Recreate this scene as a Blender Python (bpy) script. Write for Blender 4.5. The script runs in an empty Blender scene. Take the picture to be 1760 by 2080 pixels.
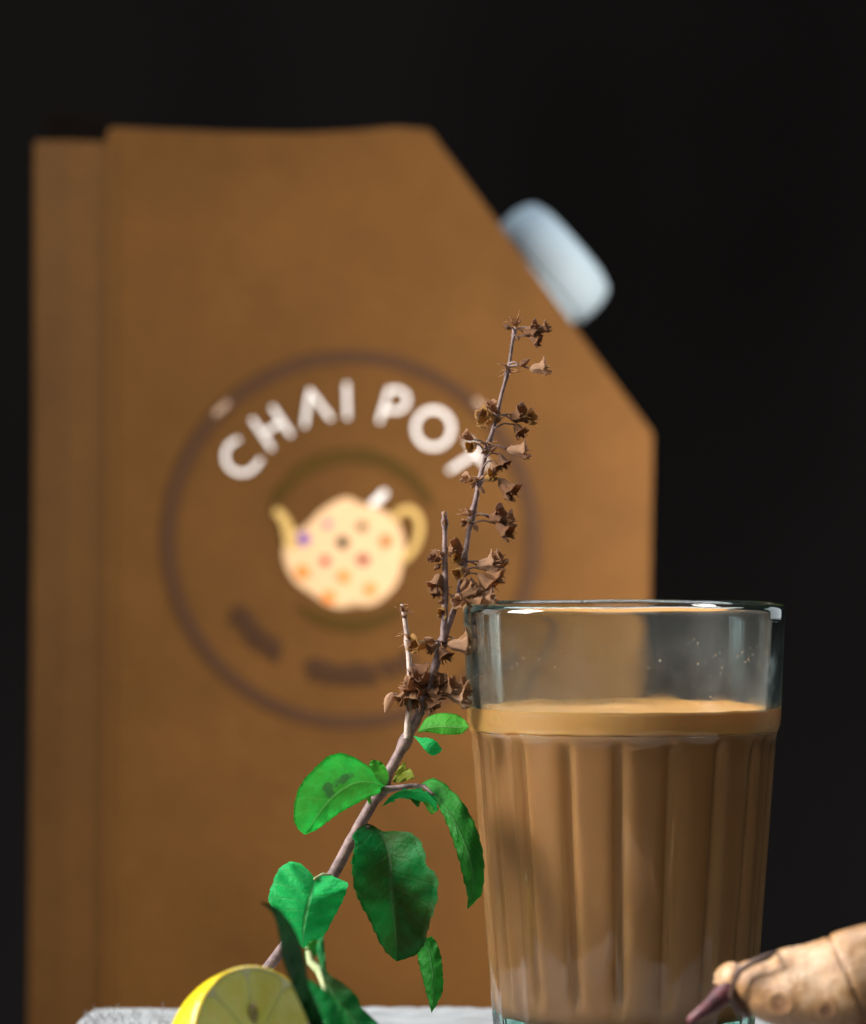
import bpy, bmesh, math, random
from mathutils import Vector, Matrix, noise
random.seed(7)
S = bpy.context.scene
COL = S.collection
R = math.radians

# ------------------------------------------------------------------ camera
FPX = 7990.0            # focal length in photo pixels (photo is 1760 wide)
CAMD, CAMZ = 0.85, 0.118
cam_d = bpy.data.cameras.new('camera'); cam = bpy.data.objects.new('camera', cam_d); COL.objects.link(cam)
cam.location = (0, -CAMD, CAMZ); cam.rotation_euler = (R(90), 0, 0)
cam_d.sensor_fit = 'HORIZONTAL'; cam_d.sensor_width = 36; cam_d.lens = FPX/1760*36
cam_d.clip_start = 0.02; cam_d.clip_end = 50
cam_d.dof.use_dof = True; cam_d.dof.focus_distance = 0.838
cam_d.dof.aperture_fstop = 0.001*cam_d.lens/0.0120
S.camera = cam

# ------------------------------------------------------------------ world, lamps, exposure
w = bpy.data.worlds.new('World'); S.world = w; w.use_nodes = True
bg = w.node_tree.nodes['Background']; bg.inputs[0].default_value = (0.75, 0.85, 1, 1); bg.inputs[1].default_value = 0.02
def lamp(name, loc, aim, sx, sy, watt, col):
    l = bpy.data.lights.new(name, 'AREA'); l.shape = 'RECTANGLE'; l.size = sx; l.size_y = sy
    l.energy = watt; l.color = col
    o = bpy.data.objects.new(name, l); COL.objects.link(o); o.location = loc
    o.rotation_euler = (Vector(aim)-Vector(loc)).to_track_quat('-Z', 'Y').to_euler()
    return o
lamp('window_softbox', (-0.46, -0.10, 0.33), (0.20, -0.42, 0.02), 0.22, 0.30, 10.3, (1, 0.97, 0.93))
lamp('overhead_softbox', (0.0, 0.27, 0.60), (0.02, 0.02, 0.06), 0.80, 0.20, 4.9, (0.88, 0.95, 1))
lamp('front_softbox', (0.0, -0.62, 0.46), (0.0, -0.09, 0.0), 0.60, 0.50, 1.25, (1, 0.98, 0.95))
lamp('side_softbox', (0.225, 0.16, 0.115), (0.05, 0.36, 0.09), 0.07, 0.12, 2.3, (1, 0.93, 0.84))
lamp('left_rear_softbox', (-0.50, 0.22, 0.20), (0.02, 0.0, 0.07), 0.20, 0.22, 0.26, (0.85, 0.97, 1))
lamp('rear_softbox', (0.46, 0.40, 0.20), (0.05, 0.0, 0.07), 0.24, 0.26, 0.36, (0.85, 0.95, 1))
S.view_settings.view_transform = 'Standard'; S.view_settings.look = 'None'
S.view_settings.exposure = 0; S.view_settings.gamma = 1
cy = S.cycles
cy.max_bounces = 16; cy.transmission_bounces = 14; cy.transparent_max_bounces = 16; cy.diffuse_bounces = 5; cy.glossy_bounces = 6
cy.caustics_reflective = False; cy.caustics_refractive = True; cy.sample_clamp_indirect = 6; cy.blur_glossy = 0.5
cy.use_denoising = True

# ------------------------------------------------------------------ helpers
def P(px, py, d):
    return Vector(((px-880)/FPX*d, d-CAMD, CAMZ-(py-1040)/FPX*d))

def obj(name, me, mat=None, parent=None, label=None):
    if isinstance(me, bmesh.types.BMesh):
        m = bpy.data.meshes.new(name); me.to_mesh(m); me.free(); me = m
    if mat is not None and not me.materials:
        for mm in (mat if isinstance(mat, (list, tuple)) else [mat]): me.materials.append(mm)
    o = bpy.data.objects.new(name, me); COL.objects.link(o)
    if parent: o.parent = parent
    if label: o['label'] = label
    return o

def thing(name, label, cat, loc=(0, 0, 0)):
    o = bpy.data.objects.new(name, None); COL.objects.link(o); o.location = loc
    o.empty_display_size = 0.01
    o['label'] = label; o['category'] = cat
    return o

def adopt(root, o):      # parent keeping world coordinates of mesh data
    o.parent = root; o.matrix_parent_inverse = Matrix.Translation(-root.location)
    return o

def smooth(bm):
    for f in bm.faces: f.smooth = True

def catmull(pts, n):
    """resample list of tuples/Vectors (any dim) to n points with Catmull-Rom"""
    pts = [tuple(p) for p in pts]; k = len(pts)
    # chord-length parameter
    acc = [0]
    for a, b in zip(pts, pts[1:]):
        acc.append(acc[-1]+max(1e-9, math.dist(a, b)))
    out = []
    for i in range(n):
        s = acc[-1]*i/(n-1); j = 0
        while j < k-2 and acc[j+1] < s: j += 1
        t = (s-acc[j])/(acc[j+1]-acc[j])
        p0 = pts[max(0, j-1)]; p1 = pts[j]; p2 = pts[j+1]; p3 = pts[min(k-1, j+2)]
        out.append(tuple(0.5*((2*b)+(-a+c)*t+(2*a-5*b+4*c-d)*t*t+(-a+3*b-3*c+d)*t**3) for a, b, c, d in zip(p0, p1, p2, p3)))
    return out

def tube(bm, pts, radii, sides=8, cap=True):
    """pts world vectors, radii list"""
    rings = []; up = Vector((0.3, -1, 0.1)).normalized()
    n = len(pts)
    for i, p in enumerate(pts):
        p = Vector(p)
        t = (Vector(pts[min(n-1, i+1)])-Vector(pts[max(0, i-1)])).normalized()
        a = t.cross(up).normalized(); b = t.cross(a).normalized()
        rings.append([bm.verts.new(p+(a*math.cos(2*math.pi*k/sides)+b*math.sin(2*math.pi*k/sides))*radii[i]) for k in range(sides)])
    for r0, r1 in zip(rings, rings[1:]):
        for k in range(sides):
            bm.faces.new((r0[k], r0[(k+1) % sides], r1[(k+1) % sides], r1[k]))
    if cap:
        bm.faces.new(rings[0][::-1]); bm.faces.new(rings[-1])
    return rings

# ------------------------------------------------------------------ materials
class M:
    def __init__(s, name):
        s.m = bpy.data.materials.new(name); s.m.use_nodes = True; s.t = s.m.node_tree; s.n = s.t.nodes
        s.b = s.n['Principled BSDF']; s.out = s.n['Material Output']
    def node(s, typ, **kw):
        x = s.n.new(typ)
        for k, v in kw.items():
            if k.startswith('i_'):
                key = k[2:].replace('_', ' ')
                x.inputs[int(key) if key.isdigit() else key].default_value = v
            else: setattr(x, k, v)
        return x
    def link(s, a, b): s.t.links.new(a, b)
    def set(s, **kw):
        for k, v in kw.items(): s.b.inputs[k.replace('_', ' ')].default_value = v
        return s
    def noise(s, scale, detail=4, rough=0.55, coord='Object', dist=0, vec=None):
        x = s.node('ShaderNodeTexNoise'); x.inputs['Scale'].default_value = scale
        x.inputs['Detail'].default_value = detail; x.inputs['Roughness'].default_value = rough
        x.inputs['Distortion'].default_value = dist
        if vec is None:
            tc = s.node('ShaderNodeTexCoord'); vec = tc.outputs[coord]
        s.link(vec, x.inputs['Vector']); return x.outputs['Fac']
    def ramp(s, fac, stops):
        r = s.node('ShaderNodeValToRGB'); e = r.color_ramp.elements
        while len(e) < len(stops): e.new(0.5)
        for i, (p, c) in enumerate(stops):
            e[i].position = p; e[i].color = (*c, 1) if len(c) == 3 else c
        s.link(fac, r.inputs[0]); return r.outputs[0]
    def mix(s, fac, a, b, typ='MIX'):
        x = s.node('ShaderNodeMix', data_type='RGBA', blend_type=typ)
        for v, i in ((fac, 0), (a, 6), (b, 7)):
            if hasattr(v, 'is_output'): s.link(v, x.inputs[i])
            else: x.inputs[i].default_value = v if i == 0 else (*v, 1)
        return x.outputs[2]
    def math(s, op, a, b=None, c=None):
        x = s.node('ShaderNodeMath', operation=op)
        for i, v in enumerate((a, b, c)):
            if v is None: continue
            if hasattr(v, 'is_output'): s.link(v, x.inputs[i])
            else: x.inputs[i].default_value = v
        return x.outputs[0]
    def bump(s, h, strength=0.3, dist=0.001):
        x = s.node('ShaderNodeBump'); x.inputs['Strength'].default_value = strength
        x.inputs['Distance'].default_value = dist; s.link(h, x.inputs['Height'])
        s.link(x.outputs[0], s.b.inputs['Normal']); return x.outputs[0]
    def color(s, c): s.link(c, s.b.inputs['Base Color']); return s

def simple(name, col, rough=0.6, var=0.15, scale=200, **kw):
    m = M(name); m.set(Roughness=rough, **kw)
    f = m.noise(scale)
    m.color(m.ramp(f, [(0.3, tuple(c*(1-var) for c in col)), (0.7, tuple(min(1, c*(1+var)) for c in col))]))
    m.bump(f, 0.2, 0.0004)
    return m.m

# kraft cardboard
def kraft():
    m = M('kraft_cardboard'); m.set(Roughness=0.62)
    m.b.inputs['Specular IOR Level'].default_value = 0.08
    a = m.noise(22, 6, 0.65); b = m.noise(900, 3)
    c = m.ramp(a, [(0.28, (0.074, 0.0320, 0.0076)), (0.72, (0.108, 0.0465, 0.0110))])
    fib = m.ramp(b, [(0.35, (0.85, 0.85, 0.85)), (0.65, (1.08, 1.08, 1.08))])
    m.color(m.mix(1.0, c, fib, 'MULTIPLY')); m.bump(b, 0.15, 0.0004)
    return m.m
MAT_KRAFT = kraft()
def ink(name, col, rough=0.7): return simple(name, col, rough, 0.06, 300, Specular_IOR_Level=0.1)
MAT_WHITE_INK = ink('white_ink', (0.74, 0.70, 0.68), 0.5)
MAT_DIM_INK = ink('thin_white_ink', (0.30, 0.20, 0.14))
MAT_RING_INK = ink('brown_ring_ink', (0.050, 0.023, 0.0105))
MAT_OLIVE_INK = ink('olive_brown_ink', (0.050, 0.026, 0.003))
MAT_CREAM_INK = ink('cream_ink', (0.56, 0.36, 0.20))
MAT_CREAM2_INK = ink('pale_yellow_ink', (0.46, 0.30, 0.10))
INKS = {k: ink(k+'_ink', v) for k, v in dict(pink=(0.50, 0.13, 0.20), olive=(0.07, 0.035, 0.005), black=(0.006, 0.008, 0.006),
        purple=(0.10, 0.025, 0.26), tan=(0.30, 0.11, 0.02), red=(0.36, 0.02, 0.03), maroon=(0.20, 0.012, 0.018), orange=(0.66, 0.17, 0.02)).items()}
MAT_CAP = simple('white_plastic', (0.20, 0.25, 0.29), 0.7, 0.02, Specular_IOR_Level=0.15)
MAT_DARK_TABLE = simple('dark_tabletop', (0.010, 0.009, 0.009), 0.9, Specular_IOR_Level=0.0)

def backdrop_mat():
    m = M('black_backdrop_cloth'); m.set(Roughness=0.95)
    a = m.noise(1.6, 3)
    m.color(m.ramp(a, [(0.35, (0.014, 0.0125, 0.013)), (0.65, (0.032, 0.027, 0.028))]))
    m.bump(m.noise(500), 0.3, 0.0005); return m.m
MAT_BACK = backdrop_mat()

def board_mat():
    m = M('weathered_white_board'); m.set(Roughness=0.85, Specular_IOR_Level=0.1)
    tc = m.node('ShaderNodeTexCoord'); mp = m.node('ShaderNodeMapping'); mp.inputs['Scale'].default_value = (1, 7, 7)
    m.link(tc.outputs['Object'], mp.inputs[0])
    a = m.noise(90, 6, 0.65, vec=mp.outputs[0]); b = m.noise(60, 5)
    c = m.ramp(a, [(0.3, (0.15, 0.145, 0.14)), (0.5, (0.27, 0.28, 0.29)), (0.75, (0.35, 0.37, 0.38))])
    d = m.ramp(b, [(0.3, (0.6, 0.6, 0.6)), (0.55, (1, 1, 1))])
    m.color(m.mix(0.7, c, d, 'MULTIPLY')); m.bump(a, 0.7, 0.001); return m.m
MAT_BOARD = board_mat()

def leaf_mat(name, dark, light, vein, transl=0.35, rough=0.55, spots=False, spec=0.25):
    m = M(name); m.set(Roughness=rough)
    m.b.inputs['Specular IOR Level'].default_value = spec
    uv = m.node('ShaderNodeUVMap'); sp = m.node('ShaderNodeSeparateXYZ'); m.link(uv.outputs[0], sp.inputs[0])
    u = m.math('ABSOLUTE', m.math('SUBTRACT', sp.outputs[0], 0.5))        # 0 midrib .. 0.5 edge
    wob = m.math('MULTIPLY', m.noise(250, 2), 0.05)
    v = m.math('ADD', sp.outputs[1], wob)
    ph = m.math('SUBTRACT', m.math('MULTIPLY', v, 9.0), m.math('MULTIPLY', m.math('POWER', m.math('MULTIPLY', u, 2), 0.8), 1.6))
    s1 = m.math('ABSOLUTE', m.math('SUBTRACT', m.math('FRACT', ph), 0.5))   # 0 at vein
    side = m.ramp(s1, [(0.0, (1, 1, 1)), (0.07, (0.25, 0.25, 0.25)), (0.16, (0, 0, 0))])
    mid = m.ramp(u, [(0.0, (1, 1, 1)), (0.014, (0.8, 0.8, 0.8)), (0.035, (0, 0, 0))])
    vein_f = m.math('MAXIMUM', m.math('MULTIPLY', side, 0.35), mid)
    a = m.noise(75, 6, 0.6); cells = m.node('ShaderNodeTexVoronoi', feature='DISTANCE_TO_EDGE'); cells.inputs['Scale'].default_value = 900
    tc = m.node('ShaderNodeTexCoord'); m.link(tc.outputs['Object'], cells.inputs['Vector'])
    c = m.ramp(a, [(0.38, dark), (0.60, light)])
    c = m.mix(m.math('MULTIPLY', vein_f, 0.6), c, vein)
    if spots:
        # brown eaten patches
        sx = []
        for (su, sv, ru, rv) in ((0.37, 0.55, 0.13, 0.05), (0.36, 0.36, 0.07, 0.10), (0.40, 0.47, 0.02, 0.02)):
            du = m.math('DIVIDE', m.math('SUBTRACT', sp.outputs[0], su), ru); dv = m.math('DIVIDE', m.math('SUBTRACT', sp.outputs[1], sv), rv)
            q = m.math('ADD', m.math('POWER', m.math('ABSOLUTE', du), 2), m.math('POWER', m.math('ABSOLUTE', dv), 2))
            q = m.math('ADD', q, m.math('MULTIPLY', m.math('SUBTRACT', m.noise(420, 4), 0.5), 4.0))
            sx.append(m.ramp(q, [(0.3, (1, 1, 1)), (1.0, (0, 0, 0))]))
        f = m.math('MAXIMUM', m.math('MAXIMUM', sx[0], sx[1]), sx[2])
        c = m.mix(f, c, (0.09, 0.045, 0.035))
    m.color(c)
    hgt = m.math('ADD', m.math('MULTIPLY', vein_f, -0.9), m.math('ADD', m.math('MULTIPLY', a, 0.6), m.math('MULTIPLY', cells.outputs['Distance'], 0.6)))
    nrm = m.bump(hgt, 0.55, 0.0004)
    tr = m.node('ShaderNodeBsdfTranslucent'); m.link(m.mix(0.5, c, light), tr.inputs['Color']); m.link(nrm, tr.inputs['Normal'])
    mx = m.node('ShaderNodeMixShader'); mx.inputs[0].default_value = transl
    m.link(m.b.outputs[0], mx.inputs[1]); m.link(tr.outputs[0], mx.inputs[2]); m.link(mx.outputs[0], m.out.inputs[0])
    return m.m
LM_BRIGHT = leaf_mat('fresh_green_leaf', (0.015, 0.48, 0.12), (0.035, 0.66, 0.19), (0.22, 0.48, 0.20))
LM_LIME = leaf_mat('lime_green_leaf', (0.07, 0.38, 0.03), (0.14, 0.56, 0.07), (0.32, 0.55, 0.18), spots=False)
LM_SPOT = leaf_mat('eaten_lime_leaf', (0.09, 0.28, 0.006), (0.05, 0.66, 0.12), (0.30, 0.52, 0.16), spots=True)
LM_MID = leaf_mat('mid_green_leaf', (0.03, 0.22, 0.025), (0.05, 0.40, 0.05), (0.16, 0.32, 0.14), 0.25)
LM_DARK = leaf_mat('dark_green_leaf', (0.045, 0.085, 0.006), (0.008, 0.28, 0.06), (0.12, 0.20, 0.09), 0.25)
LM_SHADED = leaf_mat('shaded_green_leaf', (0.002, 0.014, 0.003), (0.004, 0.032, 0.006), (0.006, 0.06, 0.012), 0.08, 0.6, spec=0.03)  # shade on the back of the folded leaf is put into this colour

def stem_mat(name, a, b):
    m = M(name); m.set(Roughness=0.65)
    f = m.noise(350, 5, 0.7)
    m.color(m.ramp(f, [(0.35, a), (0.65, b)])); m.bump(f, 0.6, 0.0005); return m.m
MAT_STEM = stem_mat('purple_brown_stem', (0.085, 0.048, 0.048), (0.26, 0.17, 0.15))
MAT_PALE_STEM = stem_mat('bleached_dry_stem', (0.26, 0.17, 0.14), (0.62, 0.50, 0.42))
MAT_GREENSTEM = stem_mat('pale_green_stem', (0.20, 0.26, 0.10), (0.34, 0.36, 0.18))
def dried(name, a, b, c):
    m = M(name); m.set(Roughness=0.6)
    f = m.noise(650, 6, 0.8); g = m.noise(1900, 4)
    col = m.ramp(f, [(0.28, a), (0.5, b), (0.72, c)])
    m.color(col); m.bump(m.math('ADD', f, g), 0.8, 0.0006)
    tr = m.node('ShaderNodeBsdfTranslucent'); m.link(col, tr.inputs['Color'])
    mx = m.node('ShaderNodeMixShader'); mx.inputs[0].default_value = 0.35
    m.link(m.b.outputs[0], mx.inputs[1]); m.link(tr.outputs[0], mx.inputs[2]); m.link(mx.outputs[0], m.out.inputs[0])
    return m.m
DRY = {'d': dried('dark_dried_calyx', (0.08, 0.030, 0.014), (0.36, 0.155, 0.065), (0.74, 0.44, 0.20)),
       'm': dried('brown_dried_calyx', (0.11, 0.040, 0.018), (0.52, 0.25, 0.11), (0.92, 0.60, 0.32)),
       'l': dried('tan_dried_calyx', (0.24, 0.10, 0.05), (0.74, 0.42, 0.23), (0.95, 0.74, 0.52)),
       'g': dried('golden_dried_calyx', (0.16, 0.06, 0.02), (0.62, 0.32, 0.08), (0.95, 0.64, 0.22))}

def glass_mat():
    m = M('green_tinted_glass'); m.set(Roughness=0.0, IOR=1.5)
    m.b.inputs['Transmission Weight'].default_value = 1; m.b.inputs['Base Color'].default_value = (0.975, 0.99, 0.985, 1)
    at = m.node('ShaderNodeAttribute', attribute_name='steam')       # steamed inner wall above the tea
    f = m.noise(160, 5); m.link(m.math('MULTIPLY', m.ramp(f, [(0.35, (0.0,)*3), (0.7, (0.13,)*3)]), at.outputs['Fac']), m.b.inputs['Roughness'])
    df = m.node('ShaderNodeBsdfDiffuse'); df.inputs[0].default_value = (0.8, 0.8, 0.78, 1)
    ff = m.math('MULTIPLY', m.ramp(m.noise(70, 6, 0.7), [(0.3, (0.02,)*3), (0.75, (0.09,)*3)]), at.outputs['Fac'])
    mx = m.node('ShaderNodeMixShader'); m.link(ff, mx.inputs[0]); m.link(m.b.outputs[0], mx.inputs[1]); m.link(df.outputs[0], mx.inputs[2])
    m.link(mx.outputs[0], m.out.inputs[0])
    ab = m.node('ShaderNodeVolumeAbsorption'); ab.inputs[0].default_value = (0.35, 0.80, 0.71, 1); ab.inputs[1].default_value = 40
    m.link(ab.outputs[0], m.out.inputs['Volume'])
    return m.m
MAT_GLASS = glass_mat()
def chai(name, col, var):
    m = M(name); m.set(Roughness=0.35)
    f = m.noise(50, 4); m.color(m.ramp(f, [(0.3, tuple(c*(1-var) for c in col)), (0.7, tuple(c*(1+var) for c in col))]))
    m.b.inputs['Subsurface Weight'].default_value = 0.12; m.b.inputs['Subsurface Radius'].default_value = (1, 0.5, 0.2)
    m.b.inputs['Subsurface Scale'].default_value = 0.003
    return m.m
MAT_CHAI = chai('milky_tea', (0.57, 0.252, 0.090), 0.04)
MAT_FROTH_LIT = chai('lit_tea_froth', (0.95, 0.43, 0.125), 0.06)  # froth, plus the brightness of tea behind plain glass put into its colour

# ------------------------------------------------------------------ backdrop, table, board
def grid_sheet(nx, ny, fn):
    bm = bmesh.new(); vs = [[bm.verts.new(fn(i/nx, j/ny)) for i in range(nx+1)] for j in range(ny+1)]
    for j in range(ny):
        for i in range(nx): bm.faces.new((vs[j][i], vs[j][i+1], vs[j+1][i+1], vs[j+1][i]))
    smooth(bm); return bm
bk = obj('backdrop', grid_sheet(120, 4, lambda u, v: Vector((-1.6+3.2*u, 1.25+0.03*math.sin(u*38)+0.018*math.sin(u*71+1), -0.9+2.4*v))), MAT_BACK)
bk['kind'] = 'structure'; bk['label'] = 'plain black cloth backdrop hanging behind everything'
bm = bmesh.new(); bmesh.ops.create_cube(bm, size=1)
bmesh.ops.scale(bm, vec=(1.5, 1.0, 0.03), verts=bm.verts); bmesh.ops.translate(bm, vec=(0, -0.03, -0.075), verts=bm.verts)
bmesh.ops.bevel(bm, geom=bm.edges[:], offset=0.003, segments=2, affect='EDGES')
tb = obj('tabletop', bm, MAT_DARK_TABLE); tb['kind'] = 'structure'; tb['label'] = 'dark tabletop under the board and the carton'

def make_board():
    # slab z -0.03..0, rear edge traced, left end ragged
    bm = bmesh.new(); nx, ny = 260, 60
    x0, x1 = -0.0815, 0.135; y0, yb = -0.118, 0.0885
    def pt(u, v, z):
        rear = yb+0.001*(u-0.3)*3+0.0012*noise.noise(Vector((u*60, 0, 3)))+0.0006*noise.noise(Vector((u*300, 0, 3)))
        left = x0+0.004*noise.noise(Vector((0, v*22, 1)))+0.0025*noise.noise(Vector((0, v*90, 5)))
        if z < 0: left += 0.0025*noise.noise(Vector((v*50, z*300, 9)))-0.001
        x = left+(x1-left)*u; y = y0+(rear-y0)*v
        zz = z+(0.0006*noise.noise(Vector((x*60, y*200, 0))) if z == 0 else 0)
        e = min(u*(x1-x0)/0.004, (1-v)*(yb-y0)/0.003)
        if z == 0 and e < 1: zz -= 0.0016*(1-e)**2
        return Vector((x, y, zz))
    top = [[bm.verts.new(pt((i/nx)**1.5, 1-(1-j/ny)**1.5, 0)) for i in range(nx+1)] for j in range(ny+1)]
    for j in range(ny):
        for i in range(nx): bm.faces.new((top[j][i], top[j][i+1], top[j+1][i+1], top[j+1][i]))
    zs = [-0.004, -0.010, -0.018, -0.026, -0.0595]
    loop = [(i, 0) for i in range(nx+1)]+[(nx, j) for j in range(1, ny+1)]+[(i, ny) for i in range(nx-1, -1, -1)]+[(0, j) for j in range(ny-1, 0, -1)]
    prev = [top[j][i] for i, j in loop]
    for z in zs:
        cur = [bm.verts.new(pt((i/nx)**1.5, 1-(1-j/ny)**1.5, z)) for i, j in loop]
        n = len(cur)
        for k in range(n): bm.faces.new((prev[k], cur[k], cur[(k+1) % n], prev[(k+1) % n]))
        prev = cur
    smooth(bm)
    return bm
board = thing('serving_board', 'weathered whitish grey board with frayed left end under the glass', 'board', (0.1, -0.08, -0.0595))
adopt(board, obj('board_top', make_board(), MAT_BOARD))
bm = bmesh.new()
for k in range(150):
    px = random.uniform(165, 350); base = P(px, 2064+random.uniform(-6, 18)+max(0, 225-px)*0.25, 0.925+random.uniform(-0.03, 0.004))
    L = random.uniform(0.001, 0.0032); d = Vector((random.uniform(-1, 0.7), random.uniform(-0.5, 0.5), random.uniform(-0.1, 0.8))).normalized()
    p1 = base+d*L*0.5; p2 = base+d*L+Vector((0, 0, random.uniform(-0.0006, 0.0006)))
    tube(bm, [base-Vector((0, 0, 0.001)), p1, p2], [0.00012, 0.0001, 0.00003], 4)
fr = obj('frayed_fibre', bm, MAT_BOARD); adopt(board, fr); fr['kind'] = 'stuff'

# ------------------------------------------------------------------ carton
XA = (215-880)/FPX*1.15; DA = 1.15; K = 0.10
def F(px, py, lift=0.0):
    X = (px-880)/FPX; d = (DA-K*XA)/(1-K*X)
    n = Vector((K, -1, 0)).normalized()
    return P(px, py, d)+n*lift
carton = thing('drink_carton', 'tall brown kraft cardboard drink carton with teapot logo and slanted shoulder', 'carton', (-0.03, 0.35, -0.06))
def c_add(name, bm, mat, label=None, parent=None):
    o = obj(name, bm, mat, None, label)
    if parent is None: adopt(carton, o)
    else:
        o.parent = parent; o.matrix_parent_inverse = Matrix.Translation(-carton.location)
    return o
def carton_body():
    bm = bmesh.new()
    zb = -0.0598
    def atz(px, z):
        p = F(px, 1040); q = p.copy(); q.z = z; return q
    front_px = [(214, 289), (222, 257), (330, 262), (470, 268), (600, 270), (720, 265), (800, 257), (872, 262), (1328, 880), (1322, 1200), (1312, 1700), (1304, 2080)]
    front = [atz(203, zb)]+[F(208, 1500), F(213, 800)]+[F(*p) for p in front_px]+[atz(1300, zb)]
    back_off = Vector((0.004, 0.072, 0))
    back = []
    for p in front:
        q = p+back_off
        if p.x > 0.03: q.x = p.x-0.012
        if len(back) == 3: q.z += 0.0018*2
        if len(back) == 4: q.z -= 0.006
        back.append(q)
    fv = [bm.verts.new(p) for p in front]; bv = [bm.verts.new(p) for p in back]
    n = len(fv)
    # traced order: up the left, along the top, down the right
    ff = bm.faces.new(fv); bf = bm.faces.new(bv[::-1])
    for k in range(n): bm.faces.new((fv[(k+1) % n], fv[k], bv[k], bv[(k+1) % n]))
    bmesh.ops.recalc_face_normals(bm, faces=bm.faces[:])
    # soft folds
    bm.edges.ensure_lookup_table()
    sel = [e for e in bm.edges if e in ff.edges or e in bf.edges or any((fv[i] in e.verts and bv[i] in e.verts) for i in (4, 10, 11))]
    bmesh.ops.bevel(bm, geom=sel, offset=0.0035, segments=4, affect='EDGES', clamp_overlap=True)
    big = [f for f in bm.faces if len(f.verts) > 8]
    bmesh.ops.triangulate(bm, faces=big)
    smooth(bm)
    return bm
body = c_add('carton_body', carton_body(), MAT_KRAFT)
mod = body.modifiers.new('weighted', 'WEIGHTED_NORMAL'); mod.keep_sharp = True; mod.weight = 100

def corner_panel():
    zb = -0.0598; bm = bmesh.new()
    def at(px, py, d, z=None):
        p = P(px, py, d)
        if z is not None: p.z = z
        return p
    A = F(238, 289, 0.0004); B = F(237, 800, 0.0004); C0 = F(228, 2000, 0.0004); C0.z = zb
    secs = []
    for top, x_t, dd in ((288, 214, None), (285, 140, 1.160), (285, 74, 1.176), (290, 69, 1.182), (290, 80, 1.232)):
        if dd is None: secs.append([A, B, C0]); continue
        t = P(x_t, top, 1.15+(dd-1.15)*0.3 if dd < 1.2 else dd); d2 = 1.15+(dd-1.15)*0.3 if dd < 1.2 else dd; m_ = P(x_t-1, 900, d2); b = P(x_t-14, 2000, d2); b.z = zb
        secs.append([t, m_, b])
    secs.append([secs[0][i]+Vector((0.003, 0.07, 0)) for i in range(3)])
    vs = [[bm.verts.new(p) for p in q] for q in secs]; n = len(vs)
    for i in range(n):
        j = (i+1) % n
        for k in range(2): bm.faces.new((vs[i][k], vs[i][k+1], vs[j][k+1], vs[j][k]))
    bm.faces.new([v[0] for v in vs]); bm.faces.new([v[2] for v in vs][::-1])
    bmesh.ops.recalc_face_normals(bm, faces=bm.faces[:]); return bm
c_add('corner_panel', corner_panel(), MAT_KRAFT, 'narrow folded corner panel on the left')

# tuck flap standing above the left shoulder, glue seam, crease ribs
def slab(pts_px, d, th, bend=0.0):
    bm = bmesh.new()
    a = [bm.verts.new(P(x, y, d)) for x, y in pts_px]; b = [bm.verts.new(P(x, y, d)+Vector((0, th, 0))) for x, y in pts_px]
    bm.faces.new(a); bm.faces.new(b[::-1]); n = len(a)
    for k in range(n): bm.faces.new((a[(k+1) % n], a[k], b[k], b[(k+1) % n]))
    bmesh.ops.recalc_face_normals(bm, faces=bm.faces[:]); return bm
MAT_FLAP = simple('shaded_card_edge', (0.007, 0.005, 0.004), 0.9, Specular_IOR_Level=0.0)  # carton card with its shade put into a near-black colour
c_add('tuck_flap', slab([(95, 292), (88, 240), (120, 230), (190, 238), (232, 246), (226, 292)], 1.222, 0.0012), MAT_FLAP, 'thin tuck flap behind the left shoulder, shade put into its colour')

def ribbon(pts, hw, mapf, lift, th=0.00015, closed=False, steps=10):
    """flat rounded ribbon along px polyline, thickness th proud of the face"""
    bm = bmesh.new()
    pts = [Vector(p) for p in pts]
    n = len(pts); L = []; Rr = []
    hws = hw if isinstance(hw, (list, tuple)) else [hw]*n
    for i, p in enumerate(pts):
        if closed: t = pts[(i+1) % n]-pts[i-1]
        else: t = pts[min(n-1, i+1)]-pts[max(0, i-1)]
        t.normalize(); nn = Vector((-t.y, t.x)); L.append(p+nn*hws[i]); Rr.append(p-nn*hws[i])
    if closed:
        A = [[bm.verts.new(mapf(q.x, q.y, lift+h)) for q in L] for h in (th, 0)]
        B = [[bm.verts.new(mapf(q.x, q.y, lift+h)) for q in Rr] for h in (th, 0)]
        for k in range(n):
            j = (k+1) % n
            bm.faces.new((A[0][k], A[0][j], B[0][j], B[0][k])); bm.faces.new((A[0][k], A[1][k], A[1][j], A[0][j])); bm.faces.new((B[0][k], B[0][j], B[1][j], B[1][k]))
    else:
        def capfan(c, t, h, sgn):
            a1 = math.atan2(t.y, t.x)
            return [c+Vector((math.cos(a1+math.pi/2-math.pi*k/steps), math.sin(a1+math.pi/2-math.pi*k/steps)))*h for k in range(1, steps)]
        A = [bm.verts.new(mapf(q.x, q.y, lift+th)) for q in L]; B = [bm.verts.new(mapf(q.x, q.y, lift+th)) for q in Rr]
        for k in range(n-1): bm.faces.new((A[k], A[k+1], B[k+1], B[k]))
        e1 = [bm.verts.new(mapf(q.x, q.y, lift+th)) for q in capfan(pts[-1], (pts[-1]-pts[-2]).normalized(), hws[-1], 1)]
        e0 = [bm.verts.new(mapf(q.x, q.y, lift+th)) for q in capfan(pts[0], (pts[0]-pts[1]).normalized(), hws[0], 1)]
        bm.faces.new([A[-1]]+e1+[B[-1]]); bm.faces.new([B[0]]+e0+[A[0]])
        loop = A+e1+B[::-1]+e0
        low = [bm.verts.new(v.co-Vector((K, -1, 0)).normalized()*th) for v in loop]; m = len(loop)
        for k in range(m): bm.faces.new((loop[k], low[k], low[(k+1) % m], loop[(k+1) % m]))
    bmesh.ops.recalc_face_normals(bm, faces=bm.faces[:])
    return bm
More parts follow.
